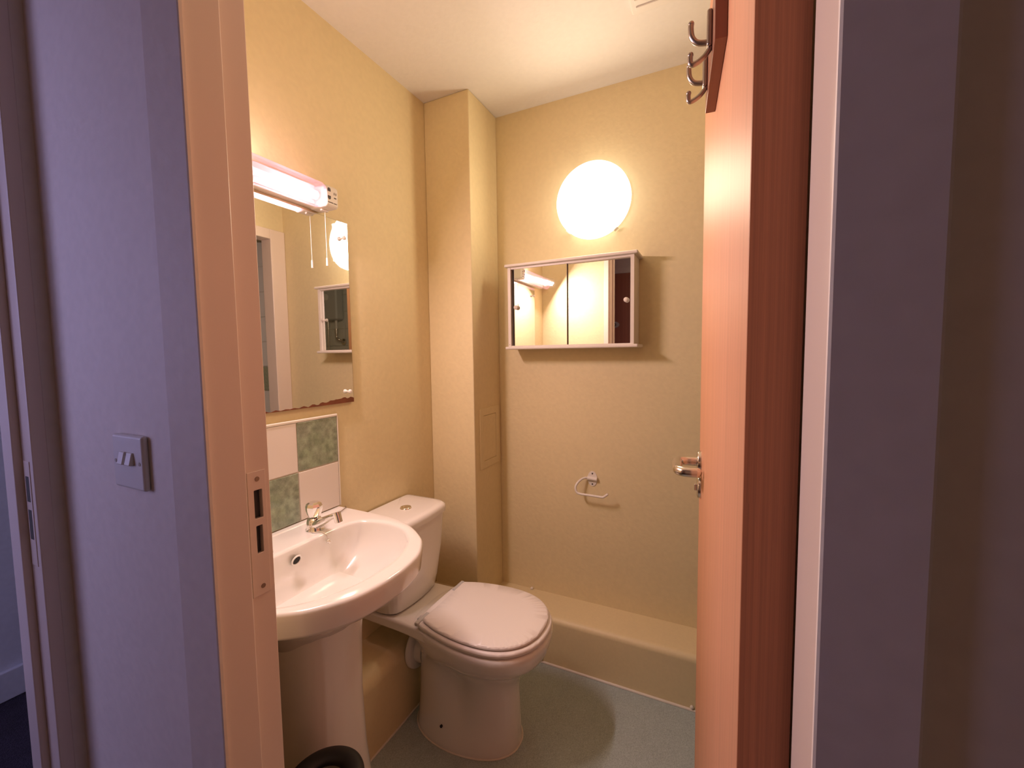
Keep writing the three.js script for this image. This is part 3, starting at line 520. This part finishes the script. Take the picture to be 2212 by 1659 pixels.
// ------------------------------------------------------------------ washbasin on its pedestal
{
  const ZC = -0.708, t = thing('washbasin', 'white pedestal washbasin with chrome pillar taps under the splashback', 'washbasin', [-0.90, 0, ZC]);
  const X0 = -0.90, Y = 0.769, n = 160, cx = -0.83 - X0;
  const outHalf = [[-0.635, 0], [-0.637, 0.042], [-0.651, 0.104], [-0.682, 0.157], [-0.716, 0.192], [-0.788, 0.237], [-0.870, 0.261], [-0.968, 0.266], [-1.06, 0.267], [-1.088, 0.267], [-1.098, 0.262], [-1.099, 0.25], [-1.099, 0.16], [-1.099, 0.08]].map(p => [p[0] - X0, p[1]]);
  const inHalf = [[-0.686, 0], [-0.688, 0.05], [-0.704, 0.105], [-0.736, 0.162], [-0.792, 0.207], [-0.86, 0.221], [-0.915, 0.213], [-0.948, 0.190], [-0.962, 0.15], [-0.966, 0.08]].map(p => [p[0] - X0, p[1]]);
  const sym = h => h.concat([...h].slice(1).reverse().map(p => [p[0], -p[1]]));
  const oP = polar(sym(outHalf), cx, 0, n), iP = polar(sym(inHalf), cx, 0, n);
  const oR = (y, s, ins = 0) => ring(oP, cx, 0, y, s, ins).map(p => [Math.max(p[0], -1.099 - X0), p[1], p[2]]), iR = (y, s, ins = 0, dx = 0) => ring(iP, cx, 0, y, s, ins).map(p => [p[0] + dx, p[1], p[2]]);
  const under = (y, s) => oR(y, s).map(p => [p[0] - (1 - s) * 0.08, p[1], p[2]]);
  const rings = [under(0.560, 0.36), under(0.620, 0.46), under(0.650, 0.62), under(0.683, 0.78), oR(0.706, 0.93), oR(0.712, 0.962), oR(0.719, 0.982), oR(0.750, 0.997), oR(0.760, 1.0), oR(0.7655, 1, 0.0025), oR(Y, 1, 0.008), iR(Y - 0.0006, 1, -0.014), iR(Y - 0.0012, 1, -0.008), iR(Y - 0.003, 1, -0.003), iR(Y - 0.007, 1, 0.0003), iR(Y - 0.012, 0.995), iR(Y - 0.019, 0.985), iR(Y - 0.034, 0.965, 0, -0.002), iR(Y - 0.055, 0.925, 0, -0.006), iR(Y - 0.080, 0.83, 0, -0.013), iR(Y - 0.104, 0.68, 0, -0.020), iR(Y - 0.119, 0.50, 0, -0.024), iR(Y - 0.128, 0.30, 0, -0.026), iR(Y - 0.132, 0.1, 0, -0.026)];
  const bowl = mergeVertices(loft(rings)); bowl.computeVertexNormals(); obj('bowl', bowl, M.ceramic, t);
  obj('waste', lathe([[0, 0.0005], [0.012, 0.0005], [0.019, 0.003], [0.022, 0.002], [0.022, -0.004]], 32).translate(cx - 0.026, Y - 0.131, 0), M.chrome, t);
  obj('back_ledge', bx(-1.099 - X0, -1.072 - X0, Y - 0.012, Y + 0.002, -0.262, 0.262, 0.0055), M.ceramic, t);
  { const g = cyl(0.0115, 0.0115, [0, 0, 0], [0.004, 0, 0], 24); const r = new THREE.TorusGeometry(0.0125, 0.0022, 8, 28).rotateY(Math.PI / 2).translate(0.004, 0, 0);
    for (const q of [g, r]) { q.rotateZ(-0.32); q.translate(-0.958 - X0, Y - 0.030, 0.004); }
    const o = obj('overflow', r, M.ceramic, t); obj('overflow_hole', g, M.dark, o); }
  // pedestal: D-shaped column
  const ped = (y, xf, hw, xb = -1.03) => { const s = new THREE.Shape(); s.moveTo(xb - X0, -hw); s.lineTo(-0.93 - X0, -hw); s.bezierCurveTo(xf - 0.02 - X0, -hw, xf - X0, -hw * 0.62, xf - X0, 0); s.bezierCurveTo(xf - X0, hw * 0.62, xf - 0.02 - X0, hw, -0.93 - X0, hw); s.lineTo(xb - X0, hw); s.closePath(); return s.getSpacedPoints(100).slice(0, 100).map(p => [p.x, y, -p.y]); };
  const pedR = [ped(0.66, -0.785, 0.107), ped(0.56, -0.795, 0.101), ped(0.40, -0.80, 0.099), ped(0.25, -0.795, 0.102), ped(0.12, -0.782, 0.111), ped(0.04, -0.768, 0.122), ped(0.0, -0.765, 0.125)];
  obj('pedestal', smooth(mergeVertices(loft(pedR)), 0.9), M.ceramic, t);
  obj('supply_pipe', [cyl(0.0075, 0.0075, [-1.055 - X0, 0.27, 0.145], [-1.045 - X0, 0.66, 0.105], 14), cyl(0.0075, 0.0075, [-1.055 - X0, 0.27, -0.145], [-1.045 - X0, 0.66, -0.105], 14)], M.screw, t);
  for (const s of [-1, 1]) {
    const x = -1.012 - X0, z = s * 0.1, tap = obj('tap', [
      lathe([[0, 0], [0.025, 0], [0.025, 0.003], [0.0225, 0.006], [0.0215, 0.018], [0.0195, 0.030], [0.015, 0.036], [0, 0.038]], 32).translate(x, Y - 0.0005, z)], M.chrome, t);
    // flattened spout rising forwards
    const sp = []; for (const [dx, dy, w, h] of [[0.0, 0.016, 0.0190, 0.0150], [0.02, 0.0215, 0.0170, 0.0135], [0.045, 0.034, 0.0130, 0.0100], [0.070, 0.047, 0.0105, 0.0080], [0.088, 0.055, 0.0100, 0.0070]]) { const r = []; for (let i = 0; i < 24; i++) { const a = 2 * Math.PI * i / 24; r.push([x + dx - Math.sin(a) * h * 0.25, Y + dy + Math.sin(a) * h, z + Math.cos(a) * w]); } sp.push(r); }
    obj('spout', [smooth(mergeVertices(loft(sp)), 0.8), cyl(0.0118, 0.0105, [x + 0.086, Y + 0.061, z], [x + 0.095, Y + 0.035, z], 6)], M.chrome, tap);
    const kg = lathe([[0.0, 0.0795], [0.013, 0.079], [0.0195, 0.0755], [0.0222, 0.068], [0.0218, 0.058], [0.0185, 0.046], [0.0150, 0.039], [0, 0.038]], 8); obj('knob', toCreasedNormals(kg, 0.35).translate(x, Y - 0.001, z), M.chrome, tap);
  }
  obj('chain_stay', [tube([[-1.012 - X0, Y + 0.0015, -0.079], [-0.995 - X0, Y + 0.0015, -0.080], [-0.975 - X0, Y + 0.0015, -0.092], [-0.962 - X0, Y - 0.004, -0.094], [-0.957 - X0, Y - 0.016, -0.095]], 0.0013, 40, 6), ball(0.0055, -0.955 - X0, Y - 0.022, -0.095), ball(0.0035, -0.9505 - X0, Y - 0.024, -0.095)], M.chrome, t);
  obj('loose_chain', tube([[-1.024 - X0, Y + 0.0035, -0.178], [-1.040 - X0, Y + 0.0035, -0.208], [-1.052 - X0, Y + 0.0035, -0.236], [-1.062 - X0, Y + 0.0035, -0.258], [-1.072 - X0, Y + 0.0030, -0.263]], 0.0012, 30, 6), M.screw, t);
}
// ------------------------------------------------------------------ small black bin in front of the pedestal
{
  const t = thing('waste_bin', 'small round black bin with a thick rim beside the basin pedestal', 'bin', [-0.690, 0, -0.545]);
  obj('body', lathe([[0, 0.0], [0.058, 0.0], [0.062, 0.004], [0.074, 0.40], [0.074, 0.404], [0.066, 0.404], [0.055, 0.01], [0, 0.01]], 48), M.black, t);
  obj('rim', new THREE.TorusGeometry(0.056, 0.020, 16, 56).rotateX(Math.PI / 2).scale(1, 0.6, 1).translate(0, 0.410, 0), M.black, t);
  obj('liner', lathe([[0, 0.30], [0.045, 0.305], [0.049, 0.33], [0.050, 0.398]], 40), std({ color: rgb(0.6, 0.52, 0.42), roughness: 0.7, side: THREE.DoubleSide }), t);
}
renderer.render(scene, camera);
